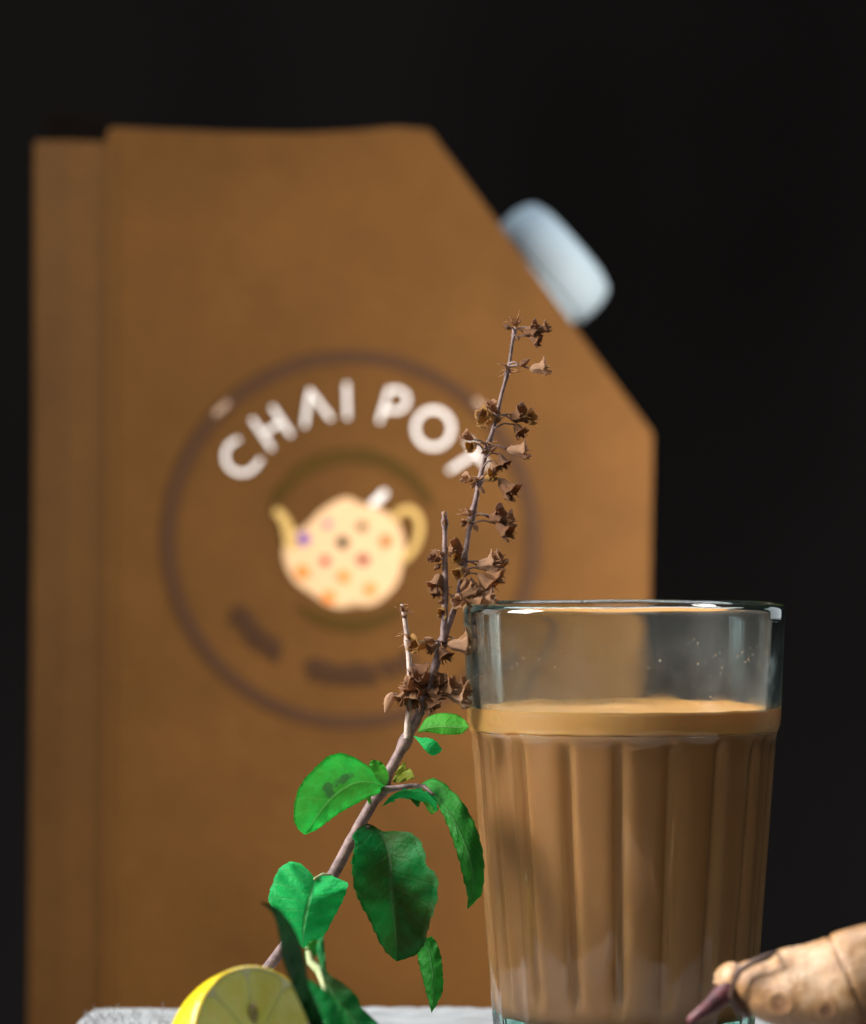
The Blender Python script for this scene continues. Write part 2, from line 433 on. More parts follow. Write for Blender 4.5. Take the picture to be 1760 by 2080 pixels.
def merge(*bms):
    out = bms[0]
    for b in bms[1:]:
        me = bpy.data.meshes.new('tmp'); b.to_mesh(me); b.free(); out.from_mesh(me); bpy.data.meshes.remove(me)
    return out
def q5(x, y): return (x/2.1463+300, y/2.1463+680)
def arc(cx, cy, r, a0, a1, n): return [(cx+r*math.cos(R(a0+(a1-a0)*i/(n-1))), cy-r*math.sin(R(a0+(a1-a0)*i/(n-1)))) for i in range(n)]
LIFT = 0.0004
ring_px = [(713+371*math.cos(2*math.pi*k/96), 1096-371*math.sin(2*math.pi*k/96)) for k in range(96)]
c_add('printed_ring', ribbon(ring_px, 13.5, F, LIFT, closed=True), MAT_RING_INK)
c_add('printed_arc', ribbon(arc(716, 1101, 176, 152, 28, 40), [4+12*math.sin(math.pi*(0.1+0.8*i/39)) for i in range(40)], F, LIFT), MAT_OLIVE_INK, 'arc over the teapot')
c_add('printed_arc', ribbon(arc(716, 1101, 168, 232, 308, 30), [5+11*math.sin(math.pi*i/29) for i in range(30)], F, LIFT), MAT_OLIVE_INK, 'arc under the teapot')
HW = 4.4
letters = {
 'C': [catmull([q5(392, 458), q5(355, 480), q5(338, 525), q5(352, 575), q5(400, 602), q5(450, 592), q5(490, 548)], 22)],
 'H': [[q5(458, 372), q5(540, 492)], [q5(545, 318), q5(622, 432)], [q5(500, 432), q5(588, 378)]],
 'A': [[q5(708, 245), q5(797, 362)], [q5(685, 392), q5(703, 262)]],
 'I': [[q5(867, 218), q5(871, 358)]],
 'P': [[q5(1012, 374), q5(1052, 238)], catmull([q5(1052, 240), q5(1095, 240), q5(1130, 265), q5(1125, 310), q5(1090, 330), q5(1035, 326)], 18)],
 'O': None,
 'T': [[q5(1318, 590), q5(1432, 514)], [q5(1396, 462), q5(1470, 566)]]}
for L, strokes in letters.items():
    if L == 'O':
        c0 = q5(1246, 408); bmx = ribbon([(c0[0]+37*math.cos(2*math.pi*k/40), c0[1]-38*math.sin(2*math.pi*k/40)) for k in range(40)], 4.7, F, LIFT, closed=True)
        c_add('letter', bmx, MAT_WHITE_INK); continue
    bmx = merge(*[ribbon(st, HW, F, LIFT+0.00012*i) for i, st in enumerate(strokes)])
    c_add('letter', bmx, MAT_WHITE_INK)
c_add('printed_tick', ribbon([q5(298, 342), q5(345, 300)], 6, F, LIFT+0.0004), MAT_DIM_INK)
c_add('printed_tick', ribbon([q5(1435, 292), q5(1462, 318)], 6, F, LIFT+0.0004), MAT_DIM_INK)
# small dark print under the teapot, too soft to read: short strokes along the lower arc
def smudge(a0, a1, n):
    out = []
    for i in range(n):
        a = a0+(a1-a0)*i/(n-1)
        p = arc(713, 1096, 272, a-1.2, a+1.2, 3); q = arc(713, 1096, 284+4*random.random(), a, a, 1)+arc(713, 1096, 258, a, a, 1) if False else None
        r0, r1 = 258+random.uniform(-4, 4), 292+random.uniform(-4, 4)
        out.append(ribbon([(713+r0*math.cos(R(a)), 1096-r0*math.sin(R(a))), (713+r1*math.cos(R(a+2)), 1096-r1*math.sin(R(a+2)))], 5.5, F, LIFT))
        out.append(ribbon(p, 5.5, F, LIFT+0.0002))
    return merge(*out)
for a0, a1, n in ((212, 236, 8), (252, 278, 9), (284, 296, 4)):
    c_add('small_print', smudge(a0, a1, n), MAT_RING_INK)
# teapot emblem
def flat(poly, lift, th=0.00015):
    bm = bmesh.new(); a = [bm.verts.new(F(x, y, lift+th)) for x, y in poly]; b = [bm.verts.new(F(x, y, lift)) for x, y in poly]
    n = len(a); f = bm.faces.new(a)
    for k in range(n): bm.faces.new((a[k], b[k], b[(k+1) % n], a[(k+1) % n]))
    bmesh.ops.triangulate(bm, faces=[f]); bmesh.ops.recalc_face_normals(bm, faces=bm.faces[:]); return bm
pot = [(690, 842), (730, 790), (790, 742), (860, 710), (903, 722), (925, 748), (962, 742), (1015, 762), (1072, 795), (1102, 845), (1120, 925), (1110, 1005), (1082, 1090), (1012, 1160), (945, 1182), (902, 1164), (858, 1190), (782, 1176), (722, 1132), (652, 1086), (612, 1030), (592, 960), (596, 905), (610, 870), (650, 860)]
emb = c_add('teapot_emblem', flat([p for p in catmull([q5(*p) for p in pot+[pot[0]]], 90)][:-1], LIFT), MAT_CREAM_INK)
def e_add(name, bm, mat):
    o = obj(name, bm, mat); o.parent = emb; return o
emb_parts = []
e_add('spout', ribbon(catmull([q5(568, 775), q5(592, 800), q5(612, 850), q5(622, 910)], 10), [9, 9, 10, 10, 11, 11, 12, 12, 12, 12], F, LIFT+0.0003), MAT_CREAM2_INK)
e_add('handle', ribbon(catmull([q5(1078, 800), q5(1105, 768), q5(1145, 762), q5(1180, 800), q5(1185, 860), q5(1160, 930), q5(1120, 975)], 24), 7.5, F, LIFT+0.0003), MAT_CREAM2_INK)
e_add('lid_knob', ribbon([q5(985, 735), q5(1030, 692)], 7.5, F, LIFT+0.0003), MAT_WHITE_INK)
for x, y, c, r in ((785, 825, 'pink', 20), (935, 835, 'olive', 22), (850, 905, 'black', 27), (680, 890, 'purple', 27), (1040, 900, 'tan', 27), (775, 985, 'red', 22),
                   (940, 980, 'maroon', 26), (675, 1035, 'orange', 30), (855, 1055, 'orange', 26), (970, 1110, 'orange', 26), (790, 1143, 'orange', 27)):
    px, py = q5(x, y); rr = r/2.1463
    e_add('dot', flat([(px+rr*math.cos(a*0.5236), py+rr*math.sin(a*0.5236)) for a in range(12)], LIFT+0.0003), INKS[c])

# cap on the slanted shoulder
def cap_piece(r0, prof, mat, name, knurl=0):
    c = P(1102, 552, 1.205); u = Vector((0.66, 0, -0.75)).normalized(); nrm = Vector((0.75, 0, 0.66)).normalized(); v = nrm.cross(u)
    bm = bmesh.new(); seg = 72; rings = []
    for h, r in prof:
        ring = []
        for k in range(seg):
            a = 2*math.pi*k/seg; rr = r*(1+(0.012 if (knurl and k % 2) else 0))
            ring.append(bm.verts.new(c+nrm*h+(u*math.cos(a)+v*math.sin(a))*rr))
        rings.append(ring)
    for a, b in zip(rings, rings[1:]):
        for k in range(seg): bm.faces.new((a[k], a[(k+1) % seg], b[(k+1) % seg], b[k]))
    bm.faces.new(rings[0][::-1]); bm.faces.new(rings[-1]); bmesh.ops.recalc_face_normals(bm, faces=bm.faces[:]); smooth(bm)
    return c_add(name, bm, mat)
cap_piece(0, [(-0.006, 0.0180), (0.0005, 0.0180), (0.0006, 0.0170)], MAT_CAP, 'cap_collar')
cap_piece(0, [(-0.0015, 0.0186), (-0.001, 0.0194), (0.006, 0.0193), (0.0095, 0.0184), (0.0120, 0.0168), (0.0132, 0.013), (0.0135, 0.006)], MAT_CAP, 'screw_cap', 1)

# ------------------------------------------------------------------ tea glass
GX = (1268-880)/FPX*CAMD
glass = thing('tea_glass', 'fluted green-tinted tumbler three quarters full of milky tea, standing on the board', 'glass', (GX, 0, 0.0006))
NF = 17; PH = R(-90-4.8)   # a ridge sits at -4.8 degrees from the front
def rin(z): return 0.0250+(z-0.011)/(0.0712-0.011)*(0.0308-0.0250) if z < 0.0712 else 0.0338+(z-0.0712)/(0.0974-0.0712)*0.0011-0.0030
def flute_in(z, th):
    u = (((th-PH)/(2*math.pi)*NF) % 1.0)*2-1
    t = min(1, max(0, (0.0700-z)/0.003)); t = t*t*(3-2*t); b = min(1, max(0, (z-0.012)/0.004))
    return 0.0017*abs(u)**5*t*b
def glass_mesh():
    SUB = 14; seg = NF*SUB
    H = 0.0974
    # outer radius by z
    def Ro(z):
        lo = 0.0278+(z/0.0712)*(0.0331-0.0278); hi = 0.0338+(z-0.0712)/(H-0.0712)*0.0011
        t = min(1, max(0, (z-0.0690)/0.0036)); t = t*t*(3-2*t)
        return lo+(hi-lo)*t
    def outer(z, a, th):
        u = (((th-PH)/(2*math.pi)*NF) % 1.0)*2-1          # -1..1 across a flute, ridge at the ends
        base = Ro(z)
        ztop = 0.0722-0.0016*abs(u)**2.5
        t = min(1, max(0, (ztop-z)/0.0050)); t = t*t*(3-2*t)
        b = min(1, max(0, (z-0.004)/0.004))
        prof = 1-abs(u)**2.2; rr = base
        return rr-0.00115*prof*t*b
    zs = [0.0010, 0.0025, 0.005, 0.008, 0.014, 0.022, 0.030, 0.038, 0.046, 0.054, 0.060, 0.0645, 0.0665, 0.0680, 0.0688, 0.0694, 0.0700, 0.0706, 0.0710, 0.0714, 0.0720, 0.0730, 0.076, 0.082, 0.089, 0.094, 0.0960]
    bm = bmesh.new(); rings = []; lay = bm.verts.layers.float.new('steam')
    def ring(fr, z, wob=0, fog=0):
        out = []
        for k in range(seg):
            th = 2*math.pi*k/seg+PH; r = fr(z, k, th)
            zz = z+wob*noise.noise(Vector((math.cos(th)*2, math.sin(th)*2, 7)))
            v = bm.verts.new((r*math.cos(th), r*math.sin(th), zz)); v[lay] = fog; out.append(v)
        rings.append(out)
    # bottom centre hollow
    for r, z in ((0.004, 0.0022), (0.016, 0.0018), (0.0225, 0.0008), (0.0250, 0.0), (0.0268, 0.0003)): ring(lambda zz, k, th, r=r: r, z)
    for z in zs: ring(outer, z)
    # rim
    RO = Ro(0.0960); T = 0.0030
    for k in range(1, 8):
        a = math.pi*k/8
        rc = RO-T/2
        ring(lambda zz, kk, th, rr=rc+T/2*math.cos(a)*1.03: rr, 0.0960+T/2*1.15*math.sin(a), 0.0002)
    inz = [0.0955, 0.093, 0.088, 0.082, 0.078, 0.0765, 0.075]
    nin = len(rings)
    for z in inz: ring(lambda zz, k, th: Ro(max(zz, .0714))-T-0.0001*math.sin(3*th)-0.00012*noise.noise(Vector((math.cos(th)*3, math.sin(th)*3, zz*60))), z, 0.0003 if z > 0.09 else 0, 0 if z > 0.094 else 1.7-(z-0.075)/0.018*1.1)
    nliq = len(rings)-1
    for z in (0.0720, 0.0711, 0.0706, 0.0700, 0.0690, 0.0680, 0.066, 0.055, 0.044, 0.033, 0.022, 0.0165, 0.0145, 0.0122): ring(lambda zz, k, th: rin(zz)-flute_in(zz, th), z)
    for r, z in ((0.0242, 0.0102), (0.0222, 0.0088), (0.017, 0.0080), (0.006, 0.0078)): ring(lambda zz, k, th, r=r: r, z)
    for i, (a, b) in enumerate(zip(rings, rings[1:])):
        for k in range(seg):
            f = bm.faces.new((a[k], a[(k+1) % seg], b[(k+1) % seg], b[k])); f.smooth = True
    bm.faces.new(rings[0][::-1]); bm.faces.new(rings[-1])
    bmesh.ops.recalc_face_normals(bm, faces=bm.faces[:])
    return bm
g = obj('tumbler', glass_mesh(), MAT_GLASS, glass)
def lathe(prof, seg=96, wob=None, flute=False):
    bm = bmesh.new(); rings = []
    for i, (r, z) in enumerate(prof):
        ring = []
        for k in range(seg):
            th = 2*math.pi*k/seg+PH; q = r-(flute_in(z, th) if flute else 0)
            ring.append(bm.verts.new((q*math.cos(th), q*math.sin(th), z+(wob(i, k, r) if wob else 0))))
        rings.append(ring)
    for a, b in zip(rings, rings[1:]):
        for k in range(seg): bm.faces.new((a[k], a[(k+1) % seg], b[(k+1) % seg], b[k]))
    bm.faces.new(rings[0][::-1]); bm.faces.new(rings[-1]); bmesh.ops.recalc_face_normals(bm, faces=bm.faces[:]); smooth(bm); return bm
OV = 0.00018
LZ = 0.0752
prof = [(0.006, 0.0076), (0.017, 0.0078), (0.0222+OV, 0.0086), (0.0242+OV, 0.0100)]+[(rin(z)+OV, z) for z in (0.0122, 0.0145, 0.0165, 0.022, 0.033, 0.044, 0.055, 0.066, 0.0680, 0.0690, 0.0700, 0.0706, 0.0709)]+[(0.02, 0.0709)]
obj('tea', lathe(prof, NF*14, flute=True), MAT_CHAI, glass, 'milky brown tea filling the tumbler')
prof = [(0.02, 0.0710), (rin(0.0711)+OV, 0.0711), (rin(0.0716)+OV, 0.0715), (rin(0.0720)+OV, 0.0720), (rin(LZ)+OV, LZ-0.0004), (rin(LZ)+0.00005, LZ+0.0004), (rin(LZ)-0.0006, LZ+0.0001), (rin(LZ)-0.0020, LZ-0.0003), (0.020, LZ-0.0005), (0.008, LZ-0.0005)]
obj('froth_lit_band', lathe(prof, 96, lambda i, k, r: 0.00025*noise.noise(Vector((k*0.35, i, 2))) if i > 3 else 0), MAT_FROTH_LIT, glass, 'frothy top of the tea, brightness behind plain glass put into its colour')
# bubbles along the froth edge and drops of condensation above it
bm = bmesh.new()
for k in range(150):
    th = random.uniform(0, 2*math.pi); rr = rin(LZ)-0.0004-abs(random.gauss(0, 0.0011)); s = random.uniform(0.00015, 0.00045)
    bmesh.ops.create_icosphere(bm, subdivisions=1, radius=s, matrix=Matrix.Translation((rr*math.cos(th), rr*math.sin(th), LZ-0.0003)))
smooth(bm)
o = obj('froth_bubble', bm, MAT_FROTH_LIT, glass); o['kind'] = 'stuff'
MAT_DROP = M('water_drop'); MAT_DROP.set(Roughness=0.02, IOR=1.33); MAT_DROP.b.inputs['Transmission Weight'].default_value = 1; MAT_DROP = MAT_DROP.m
bm = bmesh.new()
for k in range(170):
    th = random.uniform(0, 2*math.pi); z = random.gauss(0.0855, 0.0022) if k % 3 else random.uniform(0.078, 0.093); s = random.choice((0.0001, 0.00012, 0.00014, 0.00024))
    z = max(0.0775, min(0.0935, z)); rr = rin(z)-s*0.35
    bmesh.ops.create_icosphere(bm, subdivisions=1, radius=s, matrix=Matrix.Translation((rr*math.cos(th), rr*math.sin(th), z)))
smooth(bm)
o = obj('condensation_drop', bm, MAT_DROP, glass); o['kind'] = 'stuff'

# ------------------------------------------------------------------ leaves
def leaf_mesh(left, mid, right, dep, fold=0.002, wave=0.0006, serr=2.5, nteeth=11, N=56, MM=7, curl=0.0, seed=0, th=0.00022, foldR=None, quilt=1.0):
    """left/mid/right: photo px polylines from base to tip; dep: depths (m) along the midrib"""
    l = catmull(left, N+1); m = catmull(mid, N+1); r = catmull(right, N+1)
    dd = catmull([(i, d) for i, d in enumerate(dep)], N+1); dd = [x[1] for x in dd]
    foldR = fold if foldR is None else foldR
    bm = bmesh.new(); uvl = bm.loops.layers.uv.new('UVMap'); rows = []; uvs = {}
    for i in range(N+1):
        t = i/N; row = []
        for s in range(-MM, MM+1):
            a = abs(s)/MM; e = Vector(l[i] if s < 0 else r[i]); c = Vector(m[i]); w = e-c
            a2 = a
            p = c+w*a2
            if a == 1 and 0.06 < t < 0.97 and w.length > 6:
                p = p+w.normalized()*serr*(((t*nteeth) % 1.0)-0.4)
            fo = (fold if s < 0 else foldR)
            d = dd[i]+fo*(a**1.3)*min(1, w.length/60)+curl*a**3*math.sin(math.pi*t)
            ph = (t*nteeth*0.5+a*0.35)*2*math.pi
            d += wave*a*a*math.sin(ph+seed+(0 if s < 0 else 1.7))+0.0003*noise.noise(Vector((p.x/22, p.y/22, seed)))
            # quilted relief between side veins
            d -= quilt*0.00016*math.sin(math.pi*a)*abs(math.sin((t*9-a*1.2)*math.pi))
            v = bm.verts.new(P(p.x, p.y, d)); row.append(v); uvs[v] = (0.5+0.5*s/MM, t)
        rows.append(row)
    for i in range(N):
        for s in range(2*MM):
            f = bm.faces.new((rows[i][s], rows[i][s+1], rows[i+1][s+1], rows[i+1][s])); f.smooth = True
            for lp in f.loops: lp[uvl].uv = uvs[lp.vert]
    g = bmesh.ops.solidify(bm, geom=bm.faces[:], thickness=th)
    smooth(bm)
    return bm
def q1(*pts): return [(x/2.6667+400, y/2.6667+1400) for x, y in pts]

sprig = thing('holy_basil_sprig', 'flowering basil sprig with dried brown seed heads and green leaves leaning on the glass', 'herb sprig', tuple(P(470, 2148, 0.835)))
def s_add(name, bm, mat, label=None):
    return adopt(sprig, obj(name, bm, mat, None, label))
def dp(py):   # depth of the main stem by image height: it leans back a little towards the glass rim
    return 0.832+(2080-py)/1450*0.024
main = [(455, 2078), (500, 2018), (545, 1965), (605, 1885), (675, 1780), (718, 1700), (772, 1605), (800, 1552), (827, 1500), (857, 1440), (880, 1370), (897, 1310), (915, 1262), (930, 1215), (942, 1150), (953, 1080), (968, 1010), (985, 930), (1003, 870), (1020, 800), (1033, 750), (1041, 700), (1047, 662)]
radp = [11, 11, 11.5, 12, 12.5, 12, 12, 11, 10.5, 9.5, 9, 9, 6.5, 6, 6, 5.5, 5.5, 5, 4.5, 4, 3.8, 3.5, 2.5]
def stem(pts, rad, mat, name='stem', n=90, knots=(), doff=0, fuzz=0):
    c = catmull([(p[0], p[1], rr) for p, rr in zip(pts, rad)], n)
    ps = []; rs = []
    for i, (x, y, rr) in enumerate(c):
        d = dp(y)+doff
        for kx, ky, kr, ks in knots:
            q = math.dist((x, y), (kx, ky))/kr
            if q < 1: rr += ks*(1-q*q)
        rr *= 1+0.08*noise.noise(Vector((i*0.5, len(pts), 1)))
        ps.append(P(x+0.8*noise.noise(Vector((i*.3, 1, 4))), y, d)); rs.append(rr/FPX*d)
    bm = bmesh.new(); tube(bm, ps, rs, 10); smooth(bm)
    for k in range(fuzz):
        i = random.randrange(2, n-2); a = random.uniform(0, 2*math.pi); t = (ps[i+1]-ps[i]).normalized()
        u = t.cross(Vector((0, 1, 0))).normalized(); v = t.cross(u)
        d = (u*math.cos(a)+v*math.sin(a)+t*random.uniform(-0.3, 0.5)).normalized()
        b = ps[i]+d*rs[i]*0.8; L = random.uniform(0.0003, 0.0008)
        tube(bm, [b, b+d*L], [0.00005, 0.00002], 3, False)
    return s_add(name, bm, mat), ps
stem(main, radp, MAT_STEM, n=150, fuzz=420, knots=[(776, 1603, 24, 6), (824, 1507, 20, 4), (895, 1310, 20, 3), (858, 1430, 22, 3), (958, 1045, 20, 3.5), (945, 1145, 18, 3), (975, 980, 14, 3), (992, 905, 18, 3), (1012, 845, 14, 3), (1035, 755, 14, 3), (1046, 672, 12, 3)])
stem([(826, 1502), (831, 1440), (833, 1380), (829, 1310), (822, 1255), (816, 1228)], [7, 6.5, 6, 5.5, 5, 3], MAT_PALE_STEM, 'side_stem', 40, fuzz=60, doff=-0.001, knots=[(829, 1305, 14, 2.5)])
stem([(900, 1305), (904, 1250), (905, 1180), (904, 1110), (904, 1070), (903, 1040)], [7, 7, 6.5, 5.5, 5, 6], MAT_STEM, 'side_stem', 40, fuzz=60, doff=-0.0015, knots=[(905, 1062, 12, 3)])

# leaves of the sprig
lf = lambda *a, mat=LM_MID, label=None, **k: s_add('leaf', leaf_mesh(*a, **k), mat, label)
# eaten leaf, upper left
lf([(783, 1600), (765, 1572), (738, 1549), (700, 1531), (668, 1536), (638, 1562), (612, 1592), (599, 1628), (597, 1662), (605, 1684), (620, 1696)],
   [(783, 1600), (755, 1590), (728, 1590), (700, 1603), (672, 1626), (648, 1655), (632, 1678), (620, 1696)],
   [(783, 1600), (770, 1612), (748, 1620), (720, 1635), (690, 1652), (668, 1668), (645, 1685), (620, 1696)],
   [0.838, 0.834, 0.831, 0.829, 0.828], mat=LM_SPOT, label='pale green leaf with two brown eaten holes', fold=-0.006, foldR=0.003, serr=1.5, seed=1, wave=0.0004)
lf([(784, 1598), (768, 1585), (757, 1568), (750, 1552), (758, 1543)], [(784, 1598), (778, 1580), (770, 1564), (762, 1550), (758, 1543)], [(784, 1598), (790, 1583), (787, 1565), (776, 1549), (758, 1543)],
   [0.836, 0.828, 0.826], mat=LM_LIME, label='small curled lobe of a leaf', fold=0.0015, serr=1, N=20, seed=2)
# two little leaves
lf(q1((1195, 235), (1240, 160), (1310, 130), (1400, 135), (1450, 165), (1476, 205)), q1((1195, 235), (1240, 215), (1310, 205), (1400, 208), (1476, 205)), q1((1195, 235), (1250, 232), (1330, 245), (1420, 245), (1455, 228), (1476, 205)),
   [0.836, 0.833, 0.831], mat=LM_LIME, fold=0.005, foldR=0.001, serr=0.4, N=30, seed=3, wave=0.0001, quilt=0.3)
lf(q1((1172, 252), (1215, 262), (1262, 265), (1302, 287), (1330, 330)), q1((1172, 252), (1215, 280), (1255, 305), (1290, 330), (1315, 345)), q1((1172, 252), (1205, 290), (1240, 335), (1275, 360), (1300, 355)),
   [0.836, 0.832, 0.832], mat=LM_BRIGHT, fold=-0.002, foldR=0.002, serr=1.2, nteeth=5, N=26, seed=4, wave=0.0001, quilt=0.3)
# drooping leaf beside the glass and its rolled neighbour
lf(q1((1215, 515), (1258, 488), (1310, 492), (1372, 540), (1440, 612), (1482, 682), (1520, 765), (1550, 880), (1558, 1000), (1545, 1105), (1505, 1158), (1465, 1192)),
   q1((1215, 515), (1262, 545), (1310, 592), (1370, 670), (1425, 770), (1465, 870), (1492, 970), (1500, 1070), (1485, 1140), (1465, 1192)),
   q1((1215, 515), (1248, 560), (1300, 620), (1345, 705), (1388, 820), (1425, 945), (1450, 1050), (1466, 1120), (1465, 1192)),
   [0.838, 0.827, 0.823, 0.823, 0.826], mat=LM_MID, label='long drooping leaf beside the glass', fold=0.003, foldR=0.0025, serr=3.0, seed=5)
lf(q1((1000, 640), (1050, 580), (1110, 548), (1180, 540), (1240, 552), (1300, 600)), q1((1000, 640), (1055, 592), (1115, 562), (1180, 556), (1245, 572), (1302, 625)), q1((1000, 640), (1060, 608), (1120, 590), (1180, 600), (1250, 615), (1305, 665)),
   [0.835, 0.830, 0.828], mat=LM_BRIGHT, label='rolled pale underside of a leaf', fold=0.002, foldR=0.004, serr=6, nteeth=4, N=40, seed=6)
lf(q1((1150, 570), (1180, 575), (1215, 585)), q1((1150, 570), (1170, 600), (1205, 635)), q1((1150, 570), (1160, 600), (1195, 640)), [0.832, 0.831], mat=LM_MID, N=14, serr=2, seed=7)
lf(q1((1225, 590), (1270, 600), (1312, 650)), q1((1225, 590), (1255, 630), (1275, 680)), q1((1225, 590), (1235, 625), (1262, 672)), [0.832, 0.829], mat=LM_LIME, N=14, serr=3, nteeth=4, seed=8)
YEL = leaf_mat('yellow_green_leaf', (0.22, 0.28, 0.03), (0.42, 0.46, 0.06), (0.5, 0.5, 0.15))
lf(q1((1060, 505), (1085, 440), (1120, 395)), q1((1060, 505), (1100, 455), (1128, 395)), q1((1060, 505), (1120, 470), (1135, 420)), [0.834, 0.832], mat=YEL, label='tiny yellow green leaf bud', N=16, serr=2, nteeth=4, seed=9)
lf(q1((1065, 505), (1110, 455), (1155, 430), (1175, 465)), q1((1065, 505), (1110, 485), (1150, 465), (1178, 478)), q1((1065, 505), (1110, 505), (1150, 490), (1178, 485)), [0.834, 0.830], mat=YEL, N=16, serr=2, nteeth=4, seed=10)
lf(q1((985, 545), (950, 555), (915, 590)), q1((985, 545), (955, 575), (925, 605)), q1((985, 545), (970, 590), (930, 622)), [0.840, 0.838], mat=LM_LIME, N=14, serr=1, seed=11)
# petiole to the drooping leaf
bm = bmesh.new(); tube(bm, [P(*a) for a in ((778, 1606, 0.838), (810, 1600, 0.836), (840, 1596, 0.834), (862, 1598, 0.831), (880, 1614, 0.828))], [0.0009, 0.0006, 0.0005, 0.0005, 0.0003], 8); smooth(bm)
s_add('leaf_stalk', bm, MAT_STEM)
bm = bmesh.new(); tube(bm, [P(*a) for a in ((722, 1700, 0.838), (735, 1690, 0.832), (748, 1680, 0.828))], [0.0007, 0.0006, 0.0004], 8); smooth(bm)
s_add('leaf_stalk', bm, MAT_STEM)
bm = bmesh.new(); tube(bm, [P(*a) for a in ((672, 1780, 0.838), (655, 1778, 0.832), (640, 1786, 0.828))], [0.0006, 0.0005, 0.0004], 8); smooth(bm)
s_add('leaf_stalk', bm, MAT_GREENSTEM)
# big dark leaf in the middle
lf(q1((925, 728), (880, 752), (846, 792), (856, 850), (840, 935), (850, 1060), (880, 1150), (930, 1240), (980, 1350), (1030, 1430), (1085, 1476)),
   q1((925, 728), (975, 765), (1015, 815), (1038, 885), (1048, 1000), (1060, 1150), (1075, 1300), (1082, 1400), (1085, 1476)),
   q1((925, 728), (962, 742), (1010, 770), (1110, 770), (1190, 800), (1235, 880), (1247, 958), (1302, 1015), (1303, 1130), (1285, 1200), (1262, 1270), (1232, 1380), (1180, 1442), (1085, 1476)),
   [0.830, 0.824, 0.822, 0.824, 0.828], mat=LM_DARK, label='large dark green leaf hanging in the middle', fold=-0.005, foldR=-0.003, serr=3.5, nteeth=13, seed=12, wave=0.0005, N=70)
# heart-shaped leaf, left
lf(q1((640, 1025), (600, 978), (550, 941), (492, 940), (440, 985), (408, 1060), (388, 1135), (420, 1205), (470, 1270), (520, 1340), (578, 1406)),
   q1((640, 1025), (625, 1080), (607, 1150), (592, 1220), (580, 1290), (576, 1350), (578, 1406)),
   q1((640, 1025), (662, 1013), (730, 1012), (772, 1030), (815, 1048), (813, 1085), (790, 1150), (742, 1240), (690, 1335), (630, 1380), (578, 1406)),
   [0.830, 0.825, 0.824, 0.824, 0.827], mat=LM_BRIGHT, label='bright green heart-shaped leaf', fold=0.0035, foldR=0.003, serr=2.5, nteeth=12, seed=13, N=64)
# low small leaf right
lf(q1((1238, 1352), (1280, 1346), (1320, 1430), (1330, 1510), (1336, 1590), (1325, 1660), (1272, 1756)), q1((1238, 1352), (1262, 1430), (1275, 1510), (1282, 1590), (1282, 1670), (1272, 1756)), q1((1238, 1352), (1200, 1400), (1198, 1460), (1222, 1560), (1250, 1670), (1272, 1756)),
   [0.836, 0.833, 0.833], mat=LM_MID, label='narrow leaf hanging lowest on the right', fold=0.003, serr=2.5, seed=14, N=40)

# short leafy offshoot close to the lens (a cut piece lying against the lemon)
off = thing('basil_cutting', 'short cut basil tip with dark glossy leaves standing behind the lemon half', 'herb cutting', tuple(P(690, 2247, 0.78)))
def o_add(name, bm, mat, label=None): return adopt(off, obj(name, bm, mat, None, label))
o_add('leaf', leaf_mesh(q1((345, 1152), (400, 1166), (455, 1200), (512, 1272), (560, 1370), (590, 1480), (605, 1590), (640, 1680), (680, 1780), (720, 1880)),
   q1((345, 1155), (395, 1178), (440, 1225), (485, 1310), (520, 1410), (545, 1520), (570, 1610), (600, 1700), (640, 1800), (680, 1890)),
   q1((345, 1158), (392, 1195), (422, 1240), (445, 1340), (465, 1470), (510, 1590), (545, 1670), (575, 1740), (605, 1813), (640, 1900)),
   [0.765, 0.758, 0.752, 0.748, 0.748], fold=-0.004, foldR=0.002, serr=0.5, seed=20, wave=0.0002), LM_SHADED, 'blade-like leaf fold curling over the lemon, shade put into its colour')
o_add('leaf', leaf_mesh(q1((582, 1560), (640, 1590), (700, 1635), (750, 1700), (790, 1780), (850, 1900)), q1((582, 1560), (620, 1640), (660, 1710), (700, 1780), (745, 1850), (800, 1930)),
   q1((582, 1560), (590, 1650), (612, 1730), (640, 1810), (680, 1880), (740, 1950)), [0.755, 0.750, 0.748], fold=0.002, foldR=0.002, serr=0.5, seed=23, wave=0.0002),
   leaf_mat('vivid_green_leaf', (0.008, 0.30, 0.06), (0.015, 0.42, 0.09), (0.03, 0.25, 0.06), 0.2, 0.35), 'glossy vivid green leaf behind the lemon')
o_add('leaf', leaf_mesh(q1((684, 1325), (692, 1400), (698, 1470), (712, 1540), (800, 1600), (872, 1670), (892, 1722), (980, 1810), (1020, 1880)),
   q1((680, 1330), (668, 1400), (680, 1480), (700, 1560), (740, 1640), (790, 1710), (850, 1790), (920, 1890)),
   q1((676, 1335), (645, 1400), (665, 1490), (690, 1590), (710, 1650), (760, 1750), (800, 1830), (850, 1920)),
   [0.790, 0.784, 0.780, 0.778, 0.776], fold=0.003, foldR=0.003, serr=0.5, seed=21), LM_DARK, 'dark olive leaf behind the blade-like one')
bm = bmesh.new(); tube(bm, [P(*a) for a in ((625, 1925, 0.795), (632, 1955, 0.794), (648, 1972, 0.79), (660, 2002, 0.785), (664, 2060, 0.782), (676, 2140, 0.78), (690, 2245, 0.78))], [0.0005, 0.0009, 0.0009, 0.0008, 0.0009, 0.0011, 0.0012], 8); smooth(bm)
o_add('stem', bm, MAT_GREENSTEM)
o_add('leaf', leaf_mesh(q1((600, 1500), (585, 1440), (600, 1380), (640, 1350)), q1((600, 1500), (610, 1440), (630, 1395), (640, 1350)), q1((600, 1500), (640, 1450), (655, 1400), (640, 1350)), [0.795, 0.794], fold=0.001, serr=1, N=20, seed=22), LM_MID, 'tiny pale leaf at the tip')

